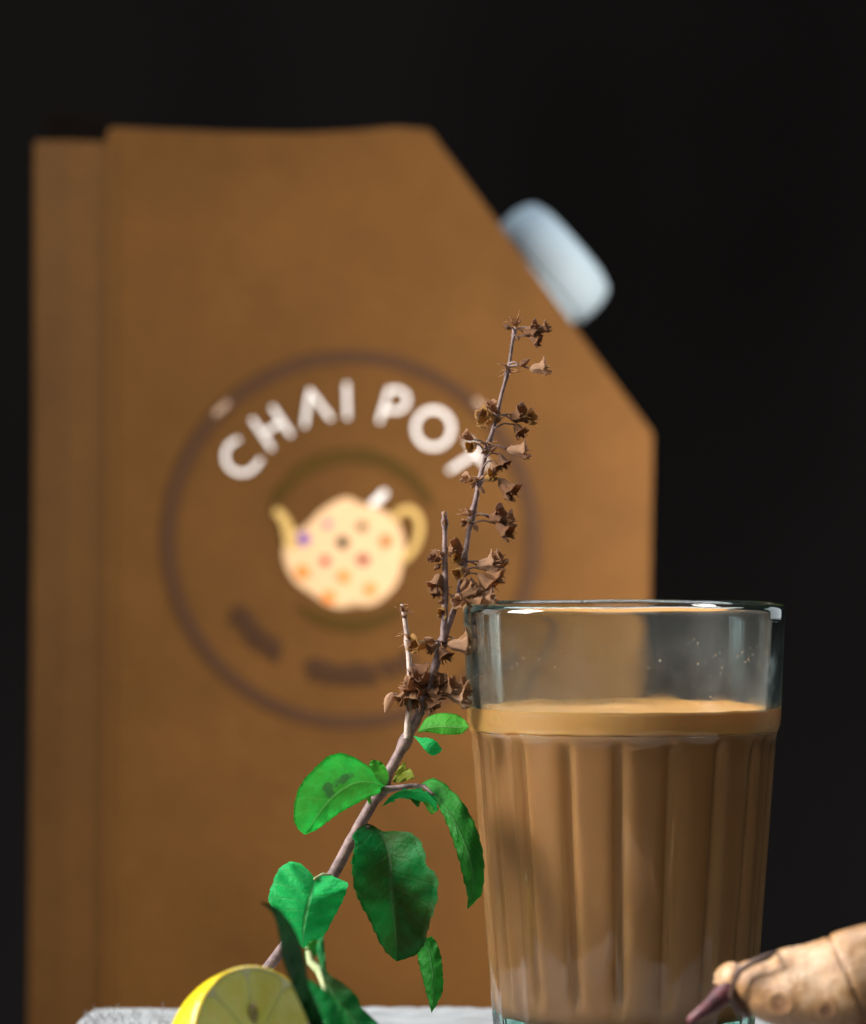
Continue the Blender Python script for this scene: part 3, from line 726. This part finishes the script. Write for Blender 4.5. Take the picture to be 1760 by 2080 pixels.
# ------------------------------------------------------------------ dried seed heads
def calyx_mesh(kind, seed):
    rnd = random.Random(seed); bm = bmesh.new(); seg = 22; rings = []
    lens = [0, 0.08, 0.22, 0.40, 0.58, 0.74, 0.88, 1.0]
    if kind == 'bud': rad = [0.05, 0.16, 0.27, 0.31, 0.28, 0.20, 0.11, 0.03]
    else: rad = [0.07, 0.17, 0.28, 0.33, 0.36, 0.40, 0.46, 0.50]
    for j, (l, r) in enumerate(zip(lens, rad)):
        ring = []
        for k in range(seg):
            a = 2*math.pi*k/seg; up = math.cos(a)
            ll, rr = l, r
            if kind != 'bud' and j >= 5:
                e = (j-4)/3
                lip = max(0, up-0.1)/0.9
                rr += (lip**0.6)*0.25*e**1.5*(1+0.35*rnd.random()); ll += -0.14*lip*e*e
                if up <= 0.1:
                    tooth = max(0, math.cos(4*a+math.pi))**2
                    ll += tooth*0.34*e*e; rr -= 0.10*tooth*e
                    rr += 0.05*e
                    ll -= (1-tooth)*0.10*e
            rr *= 0.86*(1+0.10*math.cos(5*a+seed)+0.11*rnd.uniform(-1, 1))
            ll += 0.045*rnd.uniform(-1, 1)*(j > 3)
            ring.append(bm.verts.new((rr*math.sin(a), rr*math.cos(a), ll)))
        rings.append(ring)
    for a, b in zip(rings, rings[1:]):
        for k in range(seg): bm.faces.new((a[k], a[(k+1) % seg], b[(k+1) % seg], b[k]))
    bm.faces.new(rings[0][::-1])
    bmesh.ops.recalc_face_normals(bm, faces=bm.faces[:])
    if kind != 'bud': bmesh.ops.solidify(bm, geom=bm.faces[:], thickness=0.035)
    if kind == 'open':   # dry nutlets inside
        for q in range(4):
            bmesh.ops.create_icosphere(bm, subdivisions=1, radius=0.11, matrix=Matrix.Translation((0.13*math.cos(q*1.57+1), 0.13*math.sin(q*1.57+1), 0.45)))
    if kind != 'bud':      # bristly teeth
        for q in range(7):
            a = math.pi*(0.45+0.18*q)+rnd.uniform(-.1, .1); r0 = 0.34
            b0 = Vector((r0*math.sin(a), r0*math.cos(a), 0.9)); d = Vector((math.sin(a)*0.12, math.cos(a)*0.12, 0.26+0.16*rnd.random()))
            tube(bm, [b0, b0+d*0.6, b0+d], [0.05, 0.03, 0.008], 4, False)
    for q in range(16):    # fine hairs
        a = rnd.uniform(0, 2*math.pi); h = rnd.uniform(0.1, 0.85); r0 = 0.17+0.22*h
        b0 = Vector((r0*math.sin(a), r0*math.cos(a), h)); d = Vector((math.sin(a), math.cos(a), rnd.uniform(-0.3, 0.5)))*rnd.uniform(0.10, 0.22)
        tube(bm, [b0, b0+d], [0.011, 0.004], 3, False)
    smooth(bm)
    me = bpy.data.meshes.new('seed_head'); bm.to_mesh(me); bm.free(); return me
base = {(k, s): calyx_mesh(k, s) for k in ('open', 'cup', 'bud') for s in (1, 2, 3)}
CAL = {}
def nearest_stem(x, y):
    best = None
    for pts in (main, [(831, 1440), (833, 1380), (829, 1310), (818, 1235)], [(900, 1305), (904, 1250), (905, 1180), (904, 1110), (904, 1060)]):
        for a, b in zip(pts, pts[1:]):
            for k in range(9):
                t = k/8; p = (a[0]+(b[0]-a[0])*t, a[1]+(b[1]-a[1])*t); d = math.dist(p, (x, y+6))
                if best is None or d < best[0]: best = (d, p)
    return best[1]
def seed_head(x, y, ang, size, tone='m', kind='cup', tow=0.35, dz=-0.002, roll=None, ped=True):
    """x,y = middle of the head in the photo; ang = where its mouth points (degrees, 0 right, 90 up); size = length in px"""
    s = random.choice((1, 2, 3)); key = (kind, s, tone)
    if key not in CAL:
        me = base[(kind, s)].copy(); me.materials.clear(); me.materials.append(DRY[tone]); CAL[key] = me
    me = CAL[key]
    d = dp(y)+dz
    ax = Vector((math.cos(R(ang)), 0, math.sin(R(ang))))*(1-abs(tow)*0.5)+Vector((0, -tow, 0)); ax.normalize()
    up = Vector((0, 0, 1))-ax*ax.z
    if up.length < 0.2: up = Vector((0, -1, 0))
    up.normalize(); sd = up.cross(ax)
    L = size*(0.90 if size > 40 else 0.97)/FPX*d
    c = P(x, y, d); o0 = c-ax*L*0.5
    rl = roll if roll is not None else random.uniform(-0.6, 0.6)
    mat = Matrix((sd, up, ax)).transposed().to_4x4() @ Matrix.Rotation(rl, 4, 'Z')
    o = bpy.data.objects.new('seed_head', me); COL.objects.link(o); o.parent = sprig; o.matrix_parent_inverse = Matrix.Translation(-sprig.location)
    sx = random.uniform(0.9, 1.15)
    o.matrix_basis = Matrix.Translation(o0) @ mat @ Matrix.Diagonal((L*sx, L*random.uniform(0.85, 1.1), L, 1))
    if ped:
        nx, ny = nearest_stem(x, y); n0 = P(nx, ny, dp(ny)-0.0005)
        bm = bmesh.new(); m1 = (n0+o0)/2+Vector((0, 0, 0.0006))
        tube(bm, [n0, m1, o0+ax*L*0.05], [0.00022, 0.00018, 0.0002], 6); smooth(bm)
        s_add('flower_stalk', bm, MAT_STEM)
H = seed_head
# top whorl
H(1078, 672, 10, 34, 'd', 'open', 0.5); H(1102, 668, 20, 26, 'm', 'cup', 0.2); H(1086, 690, -40, 24, 'd', 'cup', 0.3); H(1030, 664, 150, 20, 'd', 'bud', 0.2); H(1052, 686, -60, 14, 'd', 'bud')
# second
H(1066, 736, 35, 26, 'd', 'bud', 0.1); H(1094, 748, 5, 36, 'l', 'cup', 0.1, roll=0); 
# third
H(993, 850, 190, 40, 'g', 'open', 0.75); H(1003, 828, 130, 26, 'm', 'cup', 0.3); H(984, 838, 160, 22, 'd', 'cup', 0.2); H(1052, 846, 20, 38, 'd', 'open', 0.5); H(1070, 850, -5, 30, 'g', 'open', 0.6); H(1053, 872, -60, 28, 'd', 'cup', 0.3); H(1013, 852, 250, 18, 'd', 'bud')
# fourth
H(961, 905, 230, 26, 'g', 'open', 0.8); H(952, 888, 150, 24, 'm', 'cup', 0.3); H(1050, 915, -5, 44, 'l', 'cup', 0.1, roll=0.1); H(1020, 934, -65, 30, 'd', 'cup', 0.2); H(1003, 912, 40, 18, 'd', 'bud'); H(1005, 945, -70, 24, 'm', 'cup', 0.4); H(985, 918, 200, 20, 'm', 'bud')
# fifth
H(952, 974, 170, 24, 'l', 'open', 0.7); H(994, 971, 20, 24, 'g', 'cup', 0.6); H(1028, 988, -50, 48, 'd', 'cup', 0.3); H(979, 996, -50, 20, 'm', 'bud'); H(962, 986, 240, 18, 'm', 'bud')
# sixth
H(1008, 1050, 15, 34, 'd', 'open', 0.6); H(1028, 1056, 5, 28, 'm', 'open', 0.5); H(1022, 1074, -40, 38, 'd', 'cup', 0.3); H(952, 1040, 120, 22, 'm', 'bud', 0.3); H(950, 1060, 220, 20, 'm', 'cup', 0.5); H(967, 1072, -70, 20, 'm', 'bud')
# side stem
H(904, 1062, 90, 22, 'd', 'bud', ped=False); H(903, 1044, 88, 16, 'l', 'bud', ped=False)
H(921, 1116, 25, 30, 'm', 'open', 0.7); H(925, 1134, -20, 20, 'g', 'open', 0.7); H(886, 1135, 160, 24, 'd', 'open', 0.6); H(888, 1152, 220, 20, 'd', 'bud'); H(888, 1180, 250, 34, 'm', 'cup', 0.3); H(887, 1200, 260, 22, 'd', 'cup', 0.2); H(898, 1125, 120, 16, 'm', 'bud')
# seventh
H(990, 1146, 12, 48, 'l', 'cup', 0.25, roll=0); H(1008, 1142, 25, 34, 'm', 'cup', 0.2); H(1004, 1166, -25, 36, 'm', 'cup', 0.2); H(985, 1180, -50, 46, 'm', 'cup', 0.2); H(936, 1160, 240, 26, 'g', 'cup', 0.5); H(950, 1160, -60, 20, 'd', 'bud')
# eighth, at the rim
H(937, 1222, 200, 30, 'l', 'open', 0.85); H(955, 1203, 30, 44, 'm', 'cup', 0.3); H(982, 1218, 5, 52, 'l', 'cup', 0.2); H(965, 1228, -15, 36, 'm', 'cup', 0.2); H(901, 1240, 250, 24, 'g', 'open', 0.6); H(922, 1212, 150, 20, 'd', 'bud'); H(945, 1190, 50, 28, 'm', 'cup', 0.2); H(897, 1222, 200, 18, 'd', 'bud')
# ninth
H(854, 1310, 190, 36, 'g', 'cup', 0.4); H(872, 1300, 160, 26, 'm', 'bud'); H(932, 1310, -5, 50, 'l', 'cup', 0.1, roll=0.2); H(944, 1300, 25, 36, 'm', 'cup', 0.2); H(900, 1326, -60, 30, 'd', 'cup', 0.3); H(880, 1315, 220, 22, 'm', 'cup', 0.4); H(832, 1310, 250, 18, 'd', 'bud'); H(828, 1292, 140, 16, 'm', 'bud')
# tenth
H(857, 1380, 110, 48, 'd', 'open', 0.6); H(838, 1394, 170, 34, 'm', 'cup', 0.3); H(790, 1427, 250, 48, 'l', 'bud', 0.1); H(820, 1412, 245, 30, 'm', 'cup', 0.3); H(841, 1418, 260, 36, 'm', 'cup', 0.5); H(890, 1388, 60, 34, 'd', 'open', 0.5); H(882, 1408, 0, 34, 'd', 'cup', 0.3); H(872, 1430, -60, 32, 'd', 'cup', 0.3)
H(908, 1402, 15, 46, 'm', 'cup', 0.3); H(928, 1412, -15, 52, 'l', 'cup', 0.25, roll=0.2); H(935, 1398, 20, 34, 'm', 'cup', 0.2); H(855, 1405, 200, 30, 'd', 'cup', 0.4)
H(817, 1236, 120, 18, 'd', 'bud', ped=False); H(821, 1252, 200, 14, 'd', 'bud')
# bristle-thin bracts at the nodes
bm = bmesh.new()
for (x, y, n) in ((1047, 660, 9), (1034, 752, 9), (1012, 845, 8), (992, 905, 8), (974, 980, 8), (957, 1045, 10), (943, 1142, 9), (925, 1215, 8), (897, 1310, 16), (872, 1395, 14), (830, 1300, 8), (904, 1130, 8), (902, 1205, 9), (833, 1400, 8), (818, 1240, 5)):
    for k in range(n):
        a = random.uniform(0, 2*math.pi); L = random.uniform(0.0014, 0.0032); up = random.uniform(-0.2, 0.7)
        b = P(x+random.uniform(-4, 4), y+random.uniform(-8, 8), dp(y)-0.0004)
        d = Vector((math.cos(a), -abs(math.sin(a))*0.6, up)).normalized()
        tube(bm, [b, b+d*L*0.5+Vector((0, 0, 0.0001)), b+d*L-Vector((0, 0, 0.0004))], [0.00015, 0.00013, 0.00003], 4, False)
for (x0, y0, x1, y1) in ((1047, 665, 1057, 628), (1047, 664, 1036, 642), (1050, 660, 1062, 645), (1035, 755, 1018, 738), (1035, 757, 1062, 752), (955, 1045, 925, 1045)):
    tube(bm, [P(x0, y0, dp(y0)), P((x0+x1)/2+1, (y0+y1)/2, dp(y0)-0.001), P(x1, y1, dp(y0)-0.0012)], [0.0003, 0.0002, 0.00006], 5, False)
smooth(bm); br = s_add('bract', bm, DRY['m']); br['kind'] = 'stuff'

# ------------------------------------------------------------------ lemon half
def lemon():
    D = 0.765; c = P(524, 2128, D); Rr = 0.0150; c.z = 0.0149
    n = Vector((math.sin(R(38)), -math.cos(R(38)), 0.26)).normalized()
    s = Vector((0, 0, 1)).cross(n).normalized(); u = n.cross(s)
    T = Matrix((s, u, n)).transposed().to_4x4(); T.translation = c
    root = thing('lemon_half', 'cut yellow lemon half with its pulp facing right, in front of the herb', 'lemon', (c.x, c.y, c.z-Rr))
    def add(name, bm, mat, parent=root, label=None):
        bmesh.ops.transform(bm, matrix=T, verts=bm.verts)
        o = obj(name, bm, mat, None, label)
        if parent is root: adopt(root, o)
        return o
    # rind
    m = M('lemon_rind'); m.set(Roughness=0.32); f = m.noise(300, 4); v = m.node('ShaderNodeTexVoronoi'); v.inputs['Scale'].default_value = 900
    tc = m.node('ShaderNodeTexCoord'); m.link(tc.outputs['Object'], v.inputs['Vector'])
    m.color(m.ramp(f, [(0.3, (0.58, 0.42, 0.0)), (0.7, (0.72, 0.56, 0.01))])); m.bump(m.math('ADD', v.outputs['Distance'], f), 0.35, 0.0004)
    m.b.inputs['Subsurface Weight'].default_value = 0.15; m.b.inputs['Subsurface Scale'].default_value = 0.002
    bm = bmesh.new(); rings = []; seg = 72
    L = 0.0215
    for j in range(30):
        t = j/29*math.pi/2; r = Rr*math.cos(t)**0.9; z = -L*math.sin(t)
        if j > 24: r = max(0.0002, Rr*math.cos(t)**0.9*0.9+0.0007*(29-j)/5); z -= 0.0006*(j-24)/5*3
        rings.append([bm.verts.new((r*math.cos(2*math.pi*k/seg)*(1+0.012*noise.noise(Vector((k*.2, j*.3, 0)))), r*math.sin(2*math.pi*k/seg)*(1+0.012*noise.noise(Vector((k*.2, j*.3, 5)))), z)) for k in range(seg)])
    # lip of rind at cut
    rings.insert(0, [bm.verts.new((0.97*Rr*math.cos(2*math.pi*k/seg), 0.97*Rr*math.sin(2*math.pi*k/seg), 0.0002)) for k in range(seg)])
    for a, b in zip(rings, rings[1:]):
        for k in range(seg): bm.faces.new((a[k], b[k], b[(k+1) % seg], a[(k+1) % seg]))
    bm.faces.new(rings[-1]); bmesh.ops.recalc_face_normals(bm, faces=bm.faces[:]); smooth(bm)
    add('rind', bm, m.m)
    pith = simple('lemon_pith', (0.84, 0.82, 0.42), 0.6)
    bm = bmesh.new()
    prof = [(0.0, -0.0001), (0.955, -0.0001), (0.962, 0.0), (0.972, 0.0001)]
    rr = [[bm.verts.new((max(a, 0.01)*Rr*math.cos(2*math.pi*k/seg), max(a, 0.01)*Rr*math.sin(2*math.pi*k/seg), z)) for k in range(seg)] for a, z in prof]
    for a, b in zip(rr, rr[1:]):
        for k in range(seg): bm.faces.new((a[k], a[(k+1) % seg], b[(k+1) % seg], b[k]))
    smooth(bm); add('pith', bm, pith)
    m = M('lemon_pulp'); m.set(Roughness=0.18); m.b.inputs['Subsurface Weight'].default_value = 0.5; m.b.inputs['Subsurface Scale'].default_value = 0.003
    f = m.noise(260, 3); m.color(m.ramp(f, [(0.3, (0.80, 0.74, 0.14)), (0.7, (0.90, 0.86, 0.30))])); m.bump(f, 0.6, 0.0008); pulp = m.m
    NS = 9
    for q in range(NS):
        a0 = 2*math.pi*q/NS+0.2+0.008; a1 = 2*math.pi*(q+1)/NS+0.2-0.008; bm = bmesh.new(); rows = []
        for i in range(9):
            t = i/8; row = []
            for j in range(9):
                v = -1+2*j/8; r = Rr*(0.06+0.885*t)
                am = (a0+a1)/2; ha = (a1-a0)/2*(1-0.25*(max(0, t-0.8)/0.2)**2)*(0.75+0.25*min(1, t*3))
                a = am+v*ha; edge = max(abs(v)**4, (2*t-1)**8)
                z = 0.0002-0.00016*edge+0.00015*noise.noise(Vector((t*9, v*3, q)))
                row.append(bm.verts.new((r*math.cos(a), r*math.sin(a), z)))
            rows.append(row)
        for i in range(8):
            for j in range(8): bm.faces.new((rows[i][j], rows[i][j+1], rows[i+1][j+1], rows[i+1][j]))
        smooth(bm); add('pulp_segment', bm, pulp)
    bm = bmesh.new(); bmesh.ops.create_uvsphere(bm, u_segments=12, v_segments=8, radius=1)
    bmesh.ops.scale(bm, vec=(0.0011, 0.0019, 0.0008), verts=bm.verts); bmesh.ops.translate(bm, vec=(-0.0005, 0.0058, 0.0006), verts=bm.verts); smooth(bm)
    add('seed', bm, simple('lemon_seed', (0.30, 0.24, 0.08), 0.4))
lemon()

# ------------------------------------------------------------------ ginger
def ginger():
    m = M('ginger_skin'); m.set(Roughness=0.30)
    at = m.node('ShaderNodeAttribute', attribute_name='scar')
    a = m.noise(120, 5, 0.6); b = m.noise(500, 4)
    c = m.ramp(a, [(0.28, (0.27, 0.120, 0.045)), (0.48, (0.52, 0.29, 0.13)), (0.72, (0.78, 0.57, 0.39))])
    c = m.mix(m.math('MULTIPLY', at.outputs['Fac'], 0.9), c, (0.11, 0.045, 0.035))
    tc = m.node('ShaderNodeTexCoord'); mp = m.node('ShaderNodeMapping'); mp.inputs['Scale'].default_value = (6, 1, 1.4); mp.inputs['Rotation'].default_value = (0, R(20), 0)
    m.link(tc.outputs['Object'], mp.inputs[0]); fib = m.noise(220, 6, 0.75, vec=mp.outputs[0])
    c = m.mix(0.6, c, m.ramp(fib, [(0.3, (0.55, 0.45, 0.40)), (0.5, (1, 1, 1))]), 'MULTIPLY')
    m.color(c); m.bump(m.math('ADD', m.math('ADD', b, fib), m.math('MULTIPLY', a, 0.7)), 0.5, 0.0007)
    m.b.inputs['Subsurface Weight'].default_value = 0.2; m.b.inputs['Subsurface Scale'].default_value = 0.002
    m.b.inputs['Subsurface Radius'].default_value = (1, 0.6, 0.3)
    root = thing('ginger_root', 'knobbly golden ginger root with a pink sprout at the right edge', 'ginger', tuple(P(1800, 2280, 0.760)))
    bm = bmesh.new(); lay = bm.verts.layers.float.new('scar')
    def lobe(axis, seg=110, n=190, scars=(), knobs=(), sd=0):
        c = catmull(axis, n); rings = []
        for i, (x, y, rr, d) in enumerate(c):
            ring = []
            t = Vector(c[min(n-1, i+1)][:2])-Vector(c[max(0, i-1)][:2]); t.normalize(); nn = Vector((-t.y, t.x))
            cw = P(x, y, d); du = (P(x+nn.x, y+nn.y, d)-cw)
            s = rr/FPX*d
            for k in range(seg):
                th = 2*math.pi*k/seg
                # image-plane offset and depth offset
                ex = du.normalized(); off = ex*math.cos(th)+Vector((0, -1, 0))*math.sin(th)
                p = cw+off*s; sc = 0.0
                g = 0.0
                for sx, sl, wd, dp_, dk in scars:
                    xx = p.x/ (d/FPX)+880; yy = 1040-(p.z-CAMZ)/(d/FPX)
                    q = (xx-(sx+sl*(yy-1980)+3*noise.noise(Vector((yy/20, sx, 0)))))/wd
                    if abs(q) < 3: g -= dp_*math.exp(-q*q); sc = max(sc, dk*math.exp(-q*q*1.6))
                xx = p.x/(d/FPX)+880; yy = 1040-(p.z-CAMZ)/(d/FPX)
                if off.y < 0.15:
                    for kx, ky, kr, kh in knobs:
                        q = math.dist((xx, (yy-ky)*1.0+ky), (kx, ky))/kr
                        if q < 1.8:
                            g += kh*(math.exp(-((q-0.85)/0.28)**2))-kh*0.9*math.exp(-(q/0.55)**2); sc = max(sc, 0.7*math.exp(-((q-0.35)/0.4)**2), 0.45*math.exp(-((q-1.15)/0.12)**2))
                g += 0.00035*noise.noise(p*110+Vector((sd, 0, 0)))+0.00008*noise.noise(p*420)
                v = bm.verts.new(p+off*g); v[lay] = sc; ring.append(v)
            rings.append(ring)
        for a_, b_ in zip(rings, rings[1:]):
            for k in range(seg): bm.faces.new((a_[k], a_[(k+1) % seg], b_[(k+1) % seg], b_[k]))
        bm.faces.new(rings[0][::-1]); bm.faces.new(rings[-1])
    D = 0.760
    lobe([(1452, 1990, 2, D+.004), (1453, 1993, 8, D+.004), (1457, 1992, 17, D+.004), (1466, 1990, 27, D+.003), (1480, 1989, 36, D+.002), (1500, 1991, 38, D+.001), (1530, 1998, 53, D), (1560, 2006, 70, D), (1600, 2008, 84, D-.001), (1650, 2007, 92, D-.002), (1700, 2003, 103, D-.003), (1740, 1995, 110, D-.003), (1800, 1985, 112, D-.002), (1870, 1985, 108, D), (1940, 2000, 90, D), (1980, 2010, 50, D), (1992, 2012, 5, D)],
         scars=[(1492, -0.35, 5.5, 0.0004, 0.95), (1716, 0.42, 4.5, 0.0004, 0.5), (1560, -0.9, 3.0, 0.0001, 0.25), (1850, 0.2, 6, 0.0006, 0.7)],
         knobs=[(1578, 2028, 27, 0.0002), (1672, 2040, 19, 0.00012)])
    lobe([(1640, 2150, 5, D), (1660, 2150, 60, D), (1720, 2140, 100, D), (1800, 2150, 112, D), (1880, 2160, 100, D), (1930, 2160, 5, D)], seg=60, n=60, scars=[(1760, 0.1, 6, 0.0006, 0.6)], sd=3)
    bmesh.ops.recalc_face_normals(bm, faces=bm.faces[:]); smooth(bm)
    adopt(root, obj('rhizome', bm, m.m))
    m = M('pink_sprout_skin'); m.set(Roughness=0.5); f = m.noise(400); m.color(m.ramp(f, [(0.3, (0.045, 0.012, 0.016)), (0.7, (0.20, 0.055, 0.065))])); m.bump(f, 0.5, 0.0005)
    bm = bmesh.new(); tube(bm, [P(*a) for a in ((1490, 2012, D), (1466, 2024, D-.001), (1450, 2040, D-.003), (1428, 2056, D-.004), (1404, 2073, D-.004), (1398, 2080, D-.004))], [0.0022, 0.0021, 0.0017, 0.0013, 0.0009, 0.0003], 12); smooth(bm)
    adopt(root, obj('sprout', bm, m.m, None, 'pink pointed sprout at the left tip'))
    m = simple('papery_brown_skin', (0.10, 0.05, 0.035), 0.6)
    bm = bmesh.new(); tube(bm, [P(*a) for a in ((1580, 1934, D-.002), (1560, 1944, D-.0072), (1530, 1955, D-.0055), (1503, 1972, D-.0045), (1492, 1996, D-.0042), (1487, 2022, D-.003), (1500, 2045, D-.002), (1520, 2062, D))], [0.0002, 0.0007, 0.0006, 0.0006, 0.0005, 0.0007, 0.0012, 0.0008], 8); smooth(bm)
    adopt(root, obj('skin_scale', bm, m, None, 'dark papery scale wrapped round the tip'))
ginger()
